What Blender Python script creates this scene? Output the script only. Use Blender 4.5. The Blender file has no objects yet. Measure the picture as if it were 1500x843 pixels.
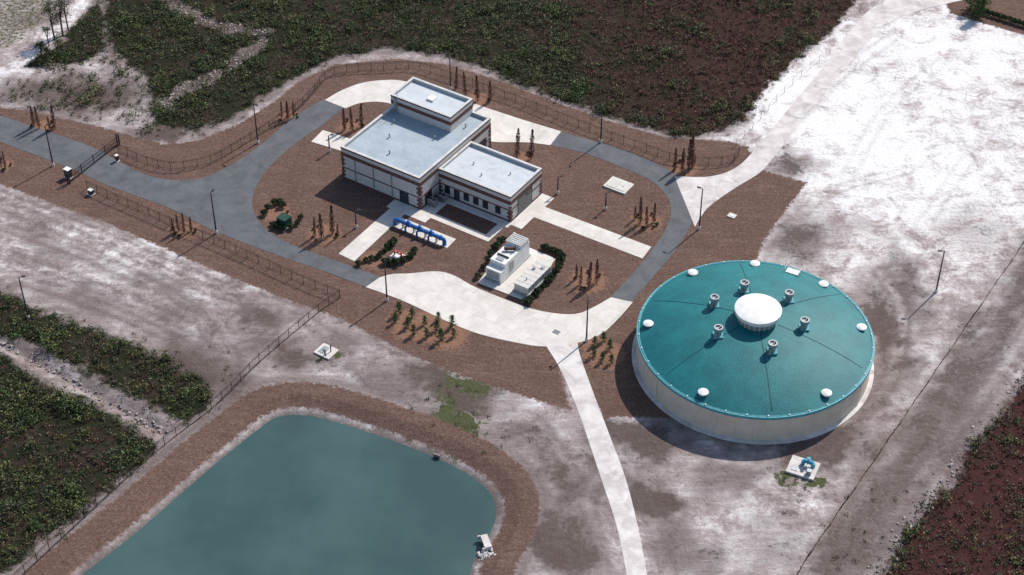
import bpy, bmesh, math, random
import numpy as np
from mathutils import Vector, Matrix
random.seed(7); rng=np.random.default_rng(11)
sc=bpy.context.scene
# ---------------------------------------------------------------- survey
# Plan positions were surveyed from the oblique aerial photograph: G() turns a
# reading off that survey into metric site coordinates (x east, y north) on the
# horizontal plane of height z.  Everything is built in those metric coords.
H=180.0; PT=math.radians(40); FL=2500.0; Y0=-H/math.tan(PT)
cP,sP=math.cos(PT),math.sin(PT)
def G(u,v,z=0.0):
    dx=(u-750)/FL; dy=(421.5-v)/FL
    t=(H-z)/(sP-dy*cP)
    return (t*dx, Y0+t*(cP+dy*sP))
def GL(L,z=0.0): return [G(u,v,z) for u,v in L]
AN=math.radians(-33.4)          # site axis A (plant grid)
A=Vector((math.cos(AN),math.sin(AN),0)); B=Vector((-math.sin(AN),math.cos(AN),0))
def smooth(P,n=6):
    P=[np.array(p,float) for p in P]; out=[]
    for i in range(len(P)-1):
        p0=P[i-1] if i>0 else 2*P[0]-P[1]; p1=P[i]; p2=P[i+1]; p3=P[i+2] if i+2<len(P) else 2*P[-1]-P[-2]
        for k in range(n):
            t=k/n
            out.append(.5*((2*p1)+(-p0+p2)*t+(2*p0-5*p1+4*p2-p3)*t*t+(-p0+3*p1-3*p2+p3)*t**3))
    out.append(P[-1]); return [tuple(p) for p in out]
def sdf(poly,X,Y):
    P=np.array(poly); d=np.full(X.shape,1e9); ins=np.zeros(X.shape,bool)
    n=len(P)
    for i in range(n):
        ax,ay=P[i]; bx,by=P[(i+1)%n]
        ex,ey=bx-ax,by-ay; L=ex*ex+ey*ey+1e-9
        t=np.clip(((X-ax)*ex+(Y-ay)*ey)/L,0,1)
        d=np.minimum(d,(X-ax-t*ex)**2+(Y-ay-t*ey)**2)
        c=((ay>Y)!=(by>Y))
        xi=ex*(Y-ay)/(ey if abs(ey)>1e-9 else 1e-9)+ax
        ins^=(c&(X<xi))
    d=np.sqrt(d); return np.where(ins,d,-d)
def ldist(line,X,Y):
    P=np.array(line); d=np.full(X.shape,1e9)
    for i in range(len(P)-1):
        ax,ay=P[i]; bx,by=P[i+1]; ex,ey=bx-ax,by-ay; L=ex*ex+ey*ey+1e-9
        t=np.clip(((X-ax)*ex+(Y-ay)*ey)/L,0,1)
        d=np.minimum(d,(X-ax-t*ex)**2+(Y-ay-t*ey)**2)
    return np.sqrt(d)
def vnoise(X,Y,s,seed=0):
    r=np.random.default_rng(seed); out=0; a=1; tot=0
    for o in range(4):
        for k in range(3):
            th=r.uniform(0,6.28); f=s*(1.9**o)*r.uniform(.7,1.3); ph=r.uniform(0,6.28,2)
            out=out+a*np.sin((X*math.cos(th)+Y*math.sin(th))*f+ph[0]+1.3*np.sin((X*math.sin(th)-Y*math.cos(th))*f*.7+ph[1]))
            tot+=a
        a*=.6
    return out/tot*1.6   # approx -1..1
# ---------------------------------------------------------------- nodes
class NT:
    def __init__(s,name):
        s.m=bpy.data.materials.new(name); s.m.use_nodes=True; s.t=s.m.node_tree; s.n=s.t.nodes; s.b=s.n['Principled BSDF']
        s.tc=s.n.new('ShaderNodeTexCoord').outputs['Object']
    def link(s,a,b): s.t.links.new(a,b)
    def put(s,sock,v):
        if isinstance(v,bpy.types.NodeSocket): s.link(v,sock)
        elif isinstance(v,(tuple,list)) and len(v)==3 and sock.type=='RGBA': sock.default_value=(*v,1)
        else: sock.default_value=v
    def noise(s,scale,detail=4,rough=.55,vec=None,dist=0):
        x=s.n.new('ShaderNodeTexNoise'); x.inputs['Scale'].default_value=scale; x.inputs['Detail'].default_value=detail
        x.inputs['Roughness'].default_value=rough; x.inputs['Distortion'].default_value=dist
        s.link(vec or s.tc,x.inputs['Vector']); return x.outputs['Fac']
    def mapping(s,scale=(1,1,1),rz=0,vec=None):
        x=s.n.new('ShaderNodeMapping'); x.inputs['Scale'].default_value=scale; x.inputs['Rotation'].default_value=(0,0,rz)
        s.link(vec or s.tc,x.inputs['Vector']); return x.outputs['Vector']
    def math(s,op,a,b=0.0,c=None,clamp=False):
        x=s.n.new('ShaderNodeMath'); x.operation=op; x.use_clamp=clamp
        s.put(x.inputs[0],a); s.put(x.inputs[1],b)
        if c is not None: s.put(x.inputs[2],c)
        return x.outputs[0]
    def mr(s,v,a,b,c=0.,d=1.,kind='SMOOTHSTEP'):
        x=s.n.new('ShaderNodeMapRange'); x.interpolation_type=kind
        s.put(x.inputs['Value'],v); x.inputs['From Min'].default_value=a; x.inputs['From Max'].default_value=b
        x.inputs['To Min'].default_value=c; x.inputs['To Max'].default_value=d; return x.outputs['Result']
    def mix(s,f,a,b,mode='MIX'):
        x=s.n.new('ShaderNodeMix'); x.data_type='RGBA'; x.blend_type=mode
        s.put(x.inputs['Factor'],f); s.put(x.inputs[6],a); s.put(x.inputs[7],b); return x.outputs[2]
    def attr(s,name,col=False):
        x=s.n.new('ShaderNodeAttribute'); x.attribute_name=name; return x.outputs['Color' if col else 'Fac']
    def sep(s,vec=None):
        x=s.n.new('ShaderNodeSeparateXYZ'); s.link(vec or s.tc,x.inputs[0]); return x.outputs
    def bump(s,h,dist,strength=1.):
        x=s.n.new('ShaderNodeBump'); x.inputs['Distance'].default_value=dist; x.inputs['Strength'].default_value=strength
        s.link(h,x.inputs['Height']); s.link(x.outputs[0],s.b.inputs['Normal'])
    def out(s,col,rough=.9,metal=0.,spec=.3):
        s.put(s.b.inputs['Base Color'],col); s.put(s.b.inputs['Roughness'],rough); s.b.inputs['Metallic'].default_value=metal
        s.b.inputs['Specular IOR Level'].default_value=spec; return s.m
def simple(name,c1,c2=None,scale=1.5,rough=.8,metal=0,bump=0,spec=.3,bscale=None):
    k=NT(name); c2=c2 or tuple(x*.78 for x in c1)
    f=k.mr(k.noise(scale,5,.6),.3,.7); col=k.mix(f,c2,c1)
    if bump: k.bump(k.noise(bscale or scale*6,4),bump)
    return k.out(col,rough,metal,spec)
# ---------------------------------------------------------------- mesh builder
class MB:
    def __init__(s): s.v=[];s.f=[];s.m=[];s.M=Matrix.Identity(4)
    def add(s,vs,fs,m=0):
        o=len(s.v); s.v+= [tuple(s.M@Vector(p)) for p in vs]; s.f+=[tuple(o+i for i in f) for f in fs]; s.m+=[m]*len(fs)
    def box(s,x0,x1,y0,y1,z0,z1,m=0):
        s.add([(x0,y0,z0),(x1,y0,z0),(x1,y1,z0),(x0,y1,z0),(x0,y0,z1),(x1,y0,z1),(x1,y1,z1),(x0,y1,z1)],
          [(0,3,2,1),(4,5,6,7),(0,1,5,4),(1,2,6,5),(2,3,7,6),(3,0,4,7)],m)
    def cbox(s,c,sz,m=0): s.box(c[0]-sz[0]/2,c[0]+sz[0]/2,c[1]-sz[1]/2,c[1]+sz[1]/2,c[2],c[2]+sz[2],m)
    def beam(s,p,q,w,h,m=0):   # box along p-q
        p=Vector(p);q=Vector(q);d=(q-p); L=d.length
        if L<1e-6:return
        d/=L; sd=d.cross(Vector((0,0,1))); sd=sd.normalized() if sd.length>1e-4 else Vector((1,0,0)); up=sd.cross(d)
        vs=[]
        for e in (p,q):
            for a,b in((-1,-1),(1,-1),(1,1),(-1,1)): vs.append(tuple(e+sd*a*w/2+up*b*h/2))
        s.add(vs,[(3,2,1,0),(4,5,6,7),(0,1,5,4),(1,2,6,5),(2,3,7,6),(3,0,4,7)],m)
    def cyl(s,p,q,r0,r1=None,n=12,m=0,caps=True):
        r1=r0 if r1 is None else r1; p=Vector(p);q=Vector(q);d=(q-p).normalized()
        a=d.orthogonal().normalized(); b=d.cross(a); vs=[]
        for e,r in((p,r0),(q,r1)):
            for i in range(n):
                t=2*math.pi*i/n; vs.append(tuple(e+(a*math.cos(t)+b*math.sin(t))*r))
        fs=[(i,(i+1)%n,n+(i+1)%n,n+i) for i in range(n)]
        if caps: fs+=[tuple(range(n-1,-1,-1)),tuple(range(n,2*n))]
        s.add(vs,fs,m)
    def lathe(s,prof,c=(0,0,0),n=24,m=0,sy=1.):
        vs=[];fs=[]
        for r,z in prof:
            for i in range(n):
                t=2*math.pi*i/n; vs.append((c[0]+r*math.cos(t),c[1]+r*math.sin(t)*sy,c[2]+z))
        for j in range(len(prof)-1):
            for i in range(n):
                fs.append((j*n+i,j*n+(i+1)%n,(j+1)*n+(i+1)%n,(j+1)*n+i))
        s.add(vs,fs,m)
    def tube(s,pts,r,n=12,m=0):
        for i in range(len(pts)-1): s.cyl(pts[i],pts[i+1],r,r,n,m)
    def make(s,name,mats,loc=(0,0,0),rz=0,parent=None,smooth_ang=None,bevel=0):
        me=bpy.data.meshes.new(name); me.from_pydata(s.v,[],s.f); me.update()
        for x in mats: me.materials.append(x)
        me.polygons.foreach_set('material_index',s.m)
        ob=bpy.data.objects.new(name,me); sc.collection.objects.link(ob); ob.location=loc; ob.rotation_euler=(0,0,rz)
        if parent: ob.parent=parent
        if smooth_ang:
            me.polygons.foreach_set('use_smooth',[True]*len(me.polygons))
            me.set_sharp_from_angle(angle=math.radians(smooth_ang))
        if bevel:
            b=ob.modifiers.new('b','BEVEL'); b.width=bevel; b.segments=2; b.limit_method='ANGLE'
        return ob
def empty(name,loc=(0,0,0),rz=0):
    e=bpy.data.objects.new(name,None); sc.collection.objects.link(e); e.location=loc; e.rotation_euler=(0,0,rz); return e
def prism(name,poly,top,mat,bot=-.15,parent=None):
    bm=bmesh.new(); P=[Vector((x,y,top)) for x,y in poly]
    vs=[bm.verts.new(p) for p in P]; lo=[bm.verts.new((p.x,p.y,bot)) for p in P]; n=len(vs)
    f=bm.faces.new(vs); f.normal_update()
    if f.normal.z<0: f.normal_flip()
    for i in range(n): bm.faces.new((vs[i],vs[(i+1)%n],lo[(i+1)%n],lo[i]))
    bmesh.ops.triangulate(bm,faces=[f],ngon_method='EAR_CLIP')
    me=bpy.data.meshes.new(name); bm.to_mesh(me); bm.free(); me.materials.append(mat)
    ob=bpy.data.objects.new(name,me); sc.collection.objects.link(ob)
    if parent: ob.parent=parent
    return ob
def quadmesh(V,C,name,mat):
    n=len(V); me=bpy.data.meshes.new(name)
    me.vertices.add(n*4); me.vertices.foreach_set('co',V.reshape(-1).astype(np.float32))
    me.loops.add(n*4); me.loops.foreach_set('vertex_index',np.arange(n*4,dtype=np.int32))
    me.polygons.add(n); me.polygons.foreach_set('loop_start',np.arange(0,n*4,4,dtype=np.int32))
    try: me.polygons.foreach_set('loop_total',np.full(n,4,dtype=np.int32))
    except Exception: pass
    a=me.attributes.new('col','FLOAT_COLOR','POINT'); c=np.ones((n*4,4),np.float32); c[:,:3]=np.repeat(C,4,axis=0)
    a.data.foreach_set('color',c.reshape(-1)); me.update(calc_edges=True); me.materials.append(mat); return me
def leaves(c,s,up=.5,asp=1.6):
    n=len(c); nr=rng.normal(size=(n,3)); nr[:,2]+=up*1.5; nr/=np.linalg.norm(nr,axis=1)[:,None]
    t=rng.normal(size=(n,3)); u=np.cross(nr,t); u/=np.linalg.norm(u,axis=1)[:,None]; w=np.cross(nr,u)
    u=u*(s*asp)[:,None]; w=w*s[:,None]
    return np.stack([c-u,c-w*.8,c+u,c+w*.8],axis=1)
# ---------------------------------------------------------------- regions
V1=GL([(-500,-900),(150,-100),(152,20),(158,70),(190,98),(215,108),(222,150),(232,182),(290,193),(330,180),(400,132),(450,105),(480,88),(560,72),(640,78),(700,95),(760,126),(850,155),(940,187),(1000,199),(1060,192),(1092,174),(1130,124),(1170,87),(1215,50),(1255,0),(1280,-60),(1400,-300),(2600,-900)])
V2=GL([(-300,300),(0,428),(60,458),(150,488),(230,518),(298,556),(308,588),(272,618),(225,600),(150,560),(60,508),(0,488),(-300,400)])
V3=GL([(-300,430),(0,522),(60,560),(150,602),(222,640),(222,668),(150,728),(60,798),(0,850),(-150,1050),(-900,1300)])
V4=GL([(1640,400),(1500,560),(1430,650),(1380,720),(1330,780),(1290,843),(1230,960),(1900,1200),(2400,300)])
V0=GL([(-900,-500),(-60,-200),(160,-60),(110,0),(50,50),(0,88),(-200,160),(-900,250)])
V5=GL([(66,72),(112,28),(150,-5),(153,40),(156,72),(120,92),(70,100),(40,98)])
MU=GL([(-160,110),(0,158),(60,166),(150,187),(240,212),(290,206),(350,182),(400,150),(440,118),(490,95),(580,86),(650,94),(720,114),(800,145),(900,180),(970,200),(1070,208),(1095,215),(1112,248),(1182,268),(1150,310),(1120,352),(1100,400),(985,612),(885,611),(862,575),(848,520),(820,540),(836,602),(700,560),(600,520),(500,467),(440,447),(300,390),(150,325),(0,270),(-160,205)])
MU2=GL([(1375,-20),(1392,20),(1500,52),(1700,110),(1700,-20)])
POND=smooth(GL([(60,900),(120,843),(200,780),(300,693),(375,632),(408,611),(450,609),(500,621),(600,655),(660,681),(700,705),(722,730),(727,755),(716,785),(697,815),(688,843),(680,900),(600,1100),(300,1200),(60,1000)],-1.0),4)
DITCH=smooth(GL([(-150,430),(0,500),(60,532),(130,570),(200,610),(240,632)]),4)
CREEK=smooth(GL([(215,-30),(260,10),(310,36),(372,44),(390,55),(352,85),(310,112),(262,135),(245,160)]),4)
SROAD=smooth(GL([(-80,165),(0,110),(60,66),(110,17),(150,-30),(250,-140)]),4)
# ---------------------------------------------------------------- ground sheet
def axis(lo,hi,st,far):
    a=list(np.arange(lo,hi+st*.5,st)); s=st; x=a[-1]; r=[]
    while x<far: s*=1.35; x+=s; r.append(x)
    l=[]; s=st; x=a[0]
    while x>-far: s*=1.35; x-=s; l.append(x)
    return np.array(l[::-1]+a+r)
xs=axis(-118,118,.42,6000); ys=axis(-72,112,.42,6000)
X,Y=np.meshgrid(xs,ys); nx,ny=len(xs),len(ys)
sdp=-sdf(POND,X,Y)              # + outside water
VP=(V1,V2,V3,V4,V5)
sv=np.maximum.reduce([sdf(p,X,Y) for p in VP])
dc=ldist(CREEK,X,Y); dd=ldist(DITCH,X,Y); dr=ldist(SROAD,X,Y)
nz=vnoise(X,Y,.5,3)
sv=np.minimum(sv,dc-1.1-1.2*nz); sv=np.minimum(sv,dd-1.2-.6*nz)
sv=np.minimum(sv,dr-2.6-.8*nz)
sm=np.maximum(sdf(MU,X,Y),sdf(MU2,X,Y))
ring=np.minimum(sdp-1.2,6.2-sdp); sm=np.maximum(sm,ring)
Z=np.where(sdp<4,-1.0+np.clip(sdp,-4,3.6)/3.6*1.0,0.0); Z=np.minimum(Z,0)
Z-=np.clip(1.8-dd,0,1.8)*.35
Z+=np.clip(sv,0,2)*.06*(1+nz)      # rougher ground in the scrub
XW=X+2.6*vnoise(X,Y,.55,41)+.9*vnoise(X,Y,1.6,43); YW=Y+2.6*vnoise(X,Y,.55,47)+.9*vnoise(X,Y,1.6,49)
def blob(u,v,ru,rv,ang=0,z=0):
    x,y=G(u,v); s=(G(u+50,v)[0]-x)/50
    a=ru*s; b=rv*s/.65; c,s_=math.cos(ang),math.sin(ang)
    p=((XW-x)*c+(YW-y)*s_)/a; q=(-(XW-x)*s_+(YW-y)*c)/b
    return np.exp(-(p*p+q*q))
dark=np.zeros_like(X)
for b in [(660,575,90,30,-.5,1.),(630,545,60,16,-.5,.9),(925,642,75,30,-.2,1.1),(950,735,34,46,.5,1.),(820,800,56,60,.4,1.),(1205,655,95,30,.3,1.05),(1296,485,34,75,0,1.),(1150,240,40,26,.5,.9),
          (290,545,110,34,-.6,.95),(385,465,50,22,0,.8),(1170,350,44,44,0,.8),(1400,640,60,110,-.7,.6),(1300,760,70,70,-.7,.6),(760,640,60,30,0,.7),(430,520,90,22,-.4,.7),
          (100,300,90,14,-.5,.55),(130,140,100,40,0,.95),(60,135,80,26,0,.8),(235,195,60,22,0,.95),(30,170,60,16,0,.8),(620,620,70,18,-.5,.8),(560,560,90,22,-.5,.65),(820,700,36,80,.3,.75),(1070,700,70,30,.2,.6),(1330,420,26,70,0,.7),(1000,800,50,60,.4,.6),
          (240,330,90,16,-.5,.5),(120,440,90,20,-.5,.55),(500,500,60,20,0,.5),(1420,330,60,40,0,.35),(1200,560,120,40,0,.5),(1230,330,50,30,0,.4),(1130,800,60,40,0,.45),(1480,480,60,60,0,.45),(300,80,90,60,0,.95),(90,370,120,12,-.55,.5),(230,420,120,12,-.55,.5),(870,690,20,60,.3,.65),(730,740,24,50,.2,.55)]:
    dark=np.maximum(dark,b[5]*blob(*b[:5]))
SF=smooth(GL([(1150,870),(1200,792),(1290,662),(1390,516),(1500,356),(1560,268)]),10)
ds=ldist([(x+4.2,y-1) for x,y in SF],XW,YW); dark=np.maximum(dark,.70*np.exp(-(ds/4.8)**2))
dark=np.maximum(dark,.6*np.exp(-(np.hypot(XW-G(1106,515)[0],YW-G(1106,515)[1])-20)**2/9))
dark=np.maximum(dark,.5*np.exp(-((sdp-7)/1.6)**2)); dark=np.maximum(dark,.8*np.exp(-(dc/2.5)**2)); dark=np.maximum(dark,.45*np.exp(-(dd/1.)**2))
for p in (V2,V3,V4,V1): dark=np.maximum(dark,.5*np.exp(-(np.abs(sdf(p,XW,YW))/2.2)**2)*(XW<45))
white=.36+.0*X
for b in [(1330,230,260,170,0,1.15),(1400,60,200,90,0,.9),(1080,760,160,90,0,.35),(720,640,110,60,0,.35),(1150,130,60,80,-.8,.75),(200,360,180,60,-.4,.3),(470,560,80,40,0,.35),(30,100,60,50,0,.3),(1330,520,120,90,0,.35),(930,600,60,60,0,.3)]:
    white=white+b[5]*blob(*b[:5])*.62
white=np.maximum(white,.75*np.exp(-(dr/2.3)**4))
green=np.zeros_like(X)
for b in [(668,630,40,30,0,1.),(655,600,26,26,0,.8),(690,560,50,16,-.3,.75),(1175,700,26,12,0,.8),(480,520,22,14,0,.7),(1085,222,16,12,0,.9),(620,632,26,12,0,.7)]:
    green=np.maximum(green,b[5]*blob(*b[:5]))
green=np.maximum(green,np.clip(sdf(V0,XW,YW)*.5,0,1)*.44*(dr>3))
track=np.zeros_like(X)
def tr(L,w=.35,g=1.9,a=1.):
    global track
    d=ldist(smooth(GL(L),5),X,Y)
    track=np.maximum(track,a*np.exp(-((d-g/2)/w)**2))
tr([(0,300),(120,350),(260,420),(360,455),(400,470),(380,500),(300,520)],.45); tr([(0,330),(150,385),(280,450),(330,540),(300,600),(200,690)],.45)
tr([(0,370),(140,420),(280,480),(340,520),(330,570)],.6); tr([(20,390),(120,420),(220,430),(300,480),(320,540)],.4)
tr([(0,285),(150,345),(300,410),(440,455)],.5); tr([(30,410),(150,450),(260,500),(310,540)],.5)
tr([(60,280),(200,345),(330,410),(400,455),(385,480),(340,475),(370,450)],.3)
tr([(1210,843),(1300,720),(1400,590),(1500,440)],.6,2.2,1.); tr([(1240,843),(1330,725),(1430,590),(1540,440)],.5,2.2,.9)
tr([(1275,843),(1360,725),(1460,590),(1560,460)],.6,2.2,.9)
tr([(1185,843),(1290,690),(1390,550),(1500,400)],.4,2.,.6)
tr([(1110,240),(1160,180),(1230,110),(1300,60)],.5,2.5,.35); tr([(1290,400),(1320,450),(1310,540),(1270,600),(1200,660)],.5,2.4,.9)
tr([(900,640),(930,700),(960,780),(985,860)],.4,1.9,.6); tr([(450,470),(500,500),(600,560),(680,640),(760,690),(820,760),(860,860)],.4,1.9,.6)
tr([(325,610),(230,690),(120,790),(50,860)],.5,1.8,.6); tr([(1120,400),(1160,330),(1220,280),(1330,250)],.4,2,.4)
tr([(790,620),(830,680),(860,740),(885,843)],.5,1.9,.8); tr([(1240,260),(1300,160),(1380,90)],.5,2.2,.25); tr([(1340,350),(1420,230),(1500,130)],.4,2.2,.25)
STR=[(62,185,2.4),(270,338,2.6),(422,172,2.2),(515,187,2.6),(700,146,2.5),(768,232,1.8),(1003,247,2.6),(475,343,3.0),(947,325,2.8),(862,412,3.2),(3,243,2.),(405,312,2.6),(885,520,3.4),(873,505,2.5),(590,468,2.6),(625,478,4.),(655,492,3.4),(600,480,3.),(548,380,2.4),(590,378,2.)]
st=np.full_like(X,-50)
for u,v,r in STR:
    x,y=G(u,v); st=np.maximum(st,r-np.hypot(X-x,Y-y))
wet=np.exp(-(np.maximum(sdp,0)/.7)**2)
me=bpy.data.meshes.new('ground')
co=np.stack([X,Y,Z],-1).reshape(-1,3).astype(np.float32); me.vertices.add(nx*ny); me.vertices.foreach_set('co',co.reshape(-1))
I=np.arange(nx*ny).reshape(ny,nx); Q=np.stack([I[:-1,:-1],I[:-1,1:],I[1:,1:],I[1:,:-1]],-1).reshape(-1,4); nq=len(Q)
me.loops.add(nq*4); me.loops.foreach_set('vertex_index',Q.reshape(-1).astype(np.int32)); me.polygons.add(nq); me.polygons.foreach_set('loop_start',np.arange(0,nq*4,4,dtype=np.int32))
try: me.polygons.foreach_set('loop_total',np.full(nq,4,dtype=np.int32))
except Exception: pass
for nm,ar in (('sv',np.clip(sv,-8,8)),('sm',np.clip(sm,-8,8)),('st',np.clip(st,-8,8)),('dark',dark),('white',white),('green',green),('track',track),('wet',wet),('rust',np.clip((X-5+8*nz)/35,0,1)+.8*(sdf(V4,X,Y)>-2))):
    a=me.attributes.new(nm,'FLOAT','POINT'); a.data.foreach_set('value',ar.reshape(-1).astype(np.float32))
me.update(calc_edges=True); me.polygons.foreach_set('use_smooth',[True]*nq)
ground=bpy.data.objects.new('ground',me); sc.collection.objects.link(ground)
k=NT('ground_soil_mulch_scrub')
nb=k.noise(.035,3,.6); nm_=k.noise(.22,6,.7,dist=.5); nf=k.noise(1.4,4,.7); ng=k.noise(4.3,3,.85,dist=.8); ng2=k.noise(2.3,3,.8,dist=.6)
stk=k.noise(.9,4,.7,vec=k.mapping((.16,1,1),math.radians(33.4)),dist=.8)
w=k.math('ADD',k.attr('white'),k.mr(nm_,.32,.68,-.48,.40,'LINEAR')); w=k.math('ADD',w,k.mr(stk,.3,.7,-.16,.12,'LINEAR')); w=k.math('ADD',w,k.mr(nf,.3,.7,-.24,.20,'LINEAR'))
w=k.math('ADD',w,k.mr(nb,.35,.65,-.16,.14,'LINEAR'))
sand=k.mix(k.mr(w,-.1,.5,kind='LINEAR'),(.19,.148,.14),(.47,.405,.395)); sand=k.mix(k.mr(w,.42,.92,kind='LINEAR'),sand,(.88,.86,.85))
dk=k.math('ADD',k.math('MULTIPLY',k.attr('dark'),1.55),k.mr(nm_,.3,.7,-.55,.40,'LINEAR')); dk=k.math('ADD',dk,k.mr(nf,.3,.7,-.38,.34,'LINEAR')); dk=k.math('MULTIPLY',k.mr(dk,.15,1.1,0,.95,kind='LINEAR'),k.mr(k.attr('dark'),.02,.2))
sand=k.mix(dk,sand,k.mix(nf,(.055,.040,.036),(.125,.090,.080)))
tk=k.math('MULTIPLY',k.attr('track'),k.mr(k.noise(.5,4,.7),.35,.62,.15,.9,'LINEAR'),clamp=True)
sand=k.mix(tk,sand,(.15,.115,.11))
sand=k.mix(k.mr(ng,.4,.75,.0,.4,'LINEAR'),sand,(.17,.13,.12))
gm=k.mr(k.math('ADD',k.attr('green'),k.math('MULTIPLY',k.math('SUBTRACT',nf,.5),1.9)),.3,.6)
gcol=k.mix(ng,(.03,.045,.018),(.12,.125,.06)); sand=k.mix(gm,sand,gcol)
mul=k.mix(k.mr(ng,.3,.7,kind='LINEAR'),(.050,.029,.023),(.235,.145,.112)); mul=k.mix(k.mr(ng2,.46,.72,0,.6,'LINEAR'),mul,(.32,.225,.188)); mul=k.mix(k.mr(nf,.3,.6,.45,0,'LINEAR'),mul,(.07,.04,.032)); mul=k.mix(k.mr(nm_,.35,.65,0,.5,'LINEAR'),mul,(.095,.056,.044)); mul=k.mix(k.mr(stk,.5,.75,0,.3,'LINEAR'),mul,(.28,.195,.165))
mm=k.mr(k.math('ADD',k.attr('sm'),k.math('MULTIPLY',k.math('SUBTRACT',nf,.5),2.8)),-.25,.25)
col=k.mix(mm,sand,mul)
sw=k.mix(ng,(.14,.065,.042),(.42,.24,.16)); col=k.mix(k.mr(k.math('ADD',k.attr('st'),k.math('MULTIPLY',k.math('SUBTRACT',nf,.5),4.)),-.5,.8,0,.75),col,sw)
vg=k.mix(k.mr(nf,.35,.65),(.016,.012,.009),(.055,.038,.028)); vg=k.mix(k.mr(nm_,.40,.60),vg,(.020,.024,.011)); vg=k.mix(k.math('MULTIPLY',k.attr('rust'),.6,clamp=True),vg,k.mix(ng,(.02,.008,.008),(.09,.038,.033)))
vm=k.mr(k.math('ADD',k.attr('sv'),k.math('MULTIPLY',k.math('SUBTRACT',nm_,.5),8.)),-.6,.9)
col=k.mix(vm,col,vg)
col=k.mix(k.math('MULTIPLY',k.attr('wet'),.75),col,(.12,.10,.09))
hh=k.math('ADD',k.math('MULTIPLY',ng,.5),k.math('MULTIPLY',nf,.9)); k.bump(hh,.28,.9)
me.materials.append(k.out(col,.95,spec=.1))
# pond water
k=NT('pond_water'); n1=k.noise(.05,4,.6); c=k.mix(k.mr(n1,.35,.65),(.038,.076,.073),(.058,.106,.100)); k.bump(k.noise(2.6,4,.65),.035,.6)
wm=k.out(c,.14,spec=.5)
prism('pond_water',GL([(-60,1000),(300,640),(360,590),(470,585),(640,640),(760,690),(770,760),(740,860),(650,1250),(0,1250)],-1.),-1.0,wm,-1.3)
# ---------------------------------------------------------------- materials
def roadmat(name,c1,c2,joint=0,js=4.5,spots=.25):
    k=NT(name); f=k.mr(k.noise(.35,6,.7,dist=.6),.3,.7); c=k.mix(f,c1,c2)
    c=k.mix(k.mr(k.noise(3.7,4,.8,dist=.5),.4,.8,0,.3,'LINEAR'),c,tuple(x*.75 for x in c1))
    c=k.mix(k.mr(k.noise(.13,6,.7,dist=1),.5,.75,0,spots),c,tuple(x*.5 for x in c1))
    if joint:
        m=k.mapping((1,1,1),math.radians(33.4)); s=k.sep(m)
        for ax in (0,1):
            fr=k.math('FRACT',k.math('DIVIDE',s[ax],js)); ln=k.math('LESS_THAN',fr,.014); c=k.mix(k.math('MULTIPLY',ln,.4),c,tuple(x*.45 for x in c1))
    return k.out(c,.85,spec=.25)
m_conc=roadmat('concrete_pavement',(.56,.52,.475),(.70,.665,.62),1,spots=.4)
m_conc2=roadmat('old_concrete',(.48,.43,.41),(.70,.67,.65),0,spots=.8)
m_asph=roadmat('asphalt',(.088,.093,.101),(.132,.138,.149),0,spots=.45)
def rd(name,e1,e2,top,mat,s=6):
    a=smooth(GL(e1),s); b=smooth(GL(e2),s); return prism(name,a+b[::-1],top,mat)
a=smooth(GL([(-120,135),(0,170),(60,190),(130,214),(180,240),(215,257),(250,264),(290,262),(330,247),(380,214),(420,180),(455,156),(478,145)]),5)
b=smooth(GL([(504,158),(470,185),(440,205),(410,230),(385,256),(372,284),(370,304),(380,325),(400,344),(430,360),(500,385),(558,407)]),5)
c=smooth(GL([(538,421),(470,396),(400,372),(310,337),(250,306),(160,273),(100,246),(0,208),(-120,165)]),5)
prism('asphalt_road',a+b+c,.028,m_asph)
rd('asphalt_road',[(818,193),(860,204),(900,216),(940,231),(975,247),(1000,267),(1013,290),(1015,315),(1008,337),(990,366),(960,402),(925,443)],
   [(804,212),(860,226),(910,245),(950,263),(975,285),(983,306),(978,330),(960,360),(940,386),(915,414),(893,437)],.028,m_asph)
rd('concrete_driveway',[(476,147),(500,133),(530,122),(560,118),(590,119),(640,133),(700,154),(760,174),(822,193)],
   [(506,159),(530,151),(560,150),(590,158),(640,176),(690,198),(722,208),(770,209),(806,213)],.036,m_conc)
rd('concrete_driveway',[(556,407),(575,402),(600,401),(640,398),(665,404),(690,418),(720,431),(770,450),(810,459),(845,460),(870,450),(895,436)],
   [(536,421),(590,441),(650,469),(700,489),(760,503),(800,508),(845,503),(880,490),(905,468),(927,443)],.036,m_conc)
rd('concrete_path',[(800,507),(820,540),(842,590),(860,640),(880,700),(903,770),(918,843),(930,920)],
   [(846,502),(850,522),(870,578),(893,638),(916,700),(934,770),(948,843),(958,920)],.032,m_conc2)
rd('concrete_road',[(988,259),(1040,259),(1078,246),(1108,217),(1150,166),(1200,106),(1240,52),(1275,14),(1310,-4),(1360,-20),(1480,-40)],
   [(1018,333),(1026,319),(1040,302),(1075,277),(1112,254),(1134,230),(1172,181),(1222,121),(1268,66),(1300,36),(1340,18),(1395,4),(1480,-14)],.040,m_conc2)
def pad(name,pts,top=.06,mat=None): return prism(name,GL(pts),top,mat or m_conc)
pad('concrete_driveway',[(473,191),(520,206),(505,223),(456,208)],.034)
pad('concrete_driveway',[(786,299),(954,362),(941,379),(765,312)],.036)
pad('concrete_path',[(590,289),(611,297),(519,383),(496,372)],.034)
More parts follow.
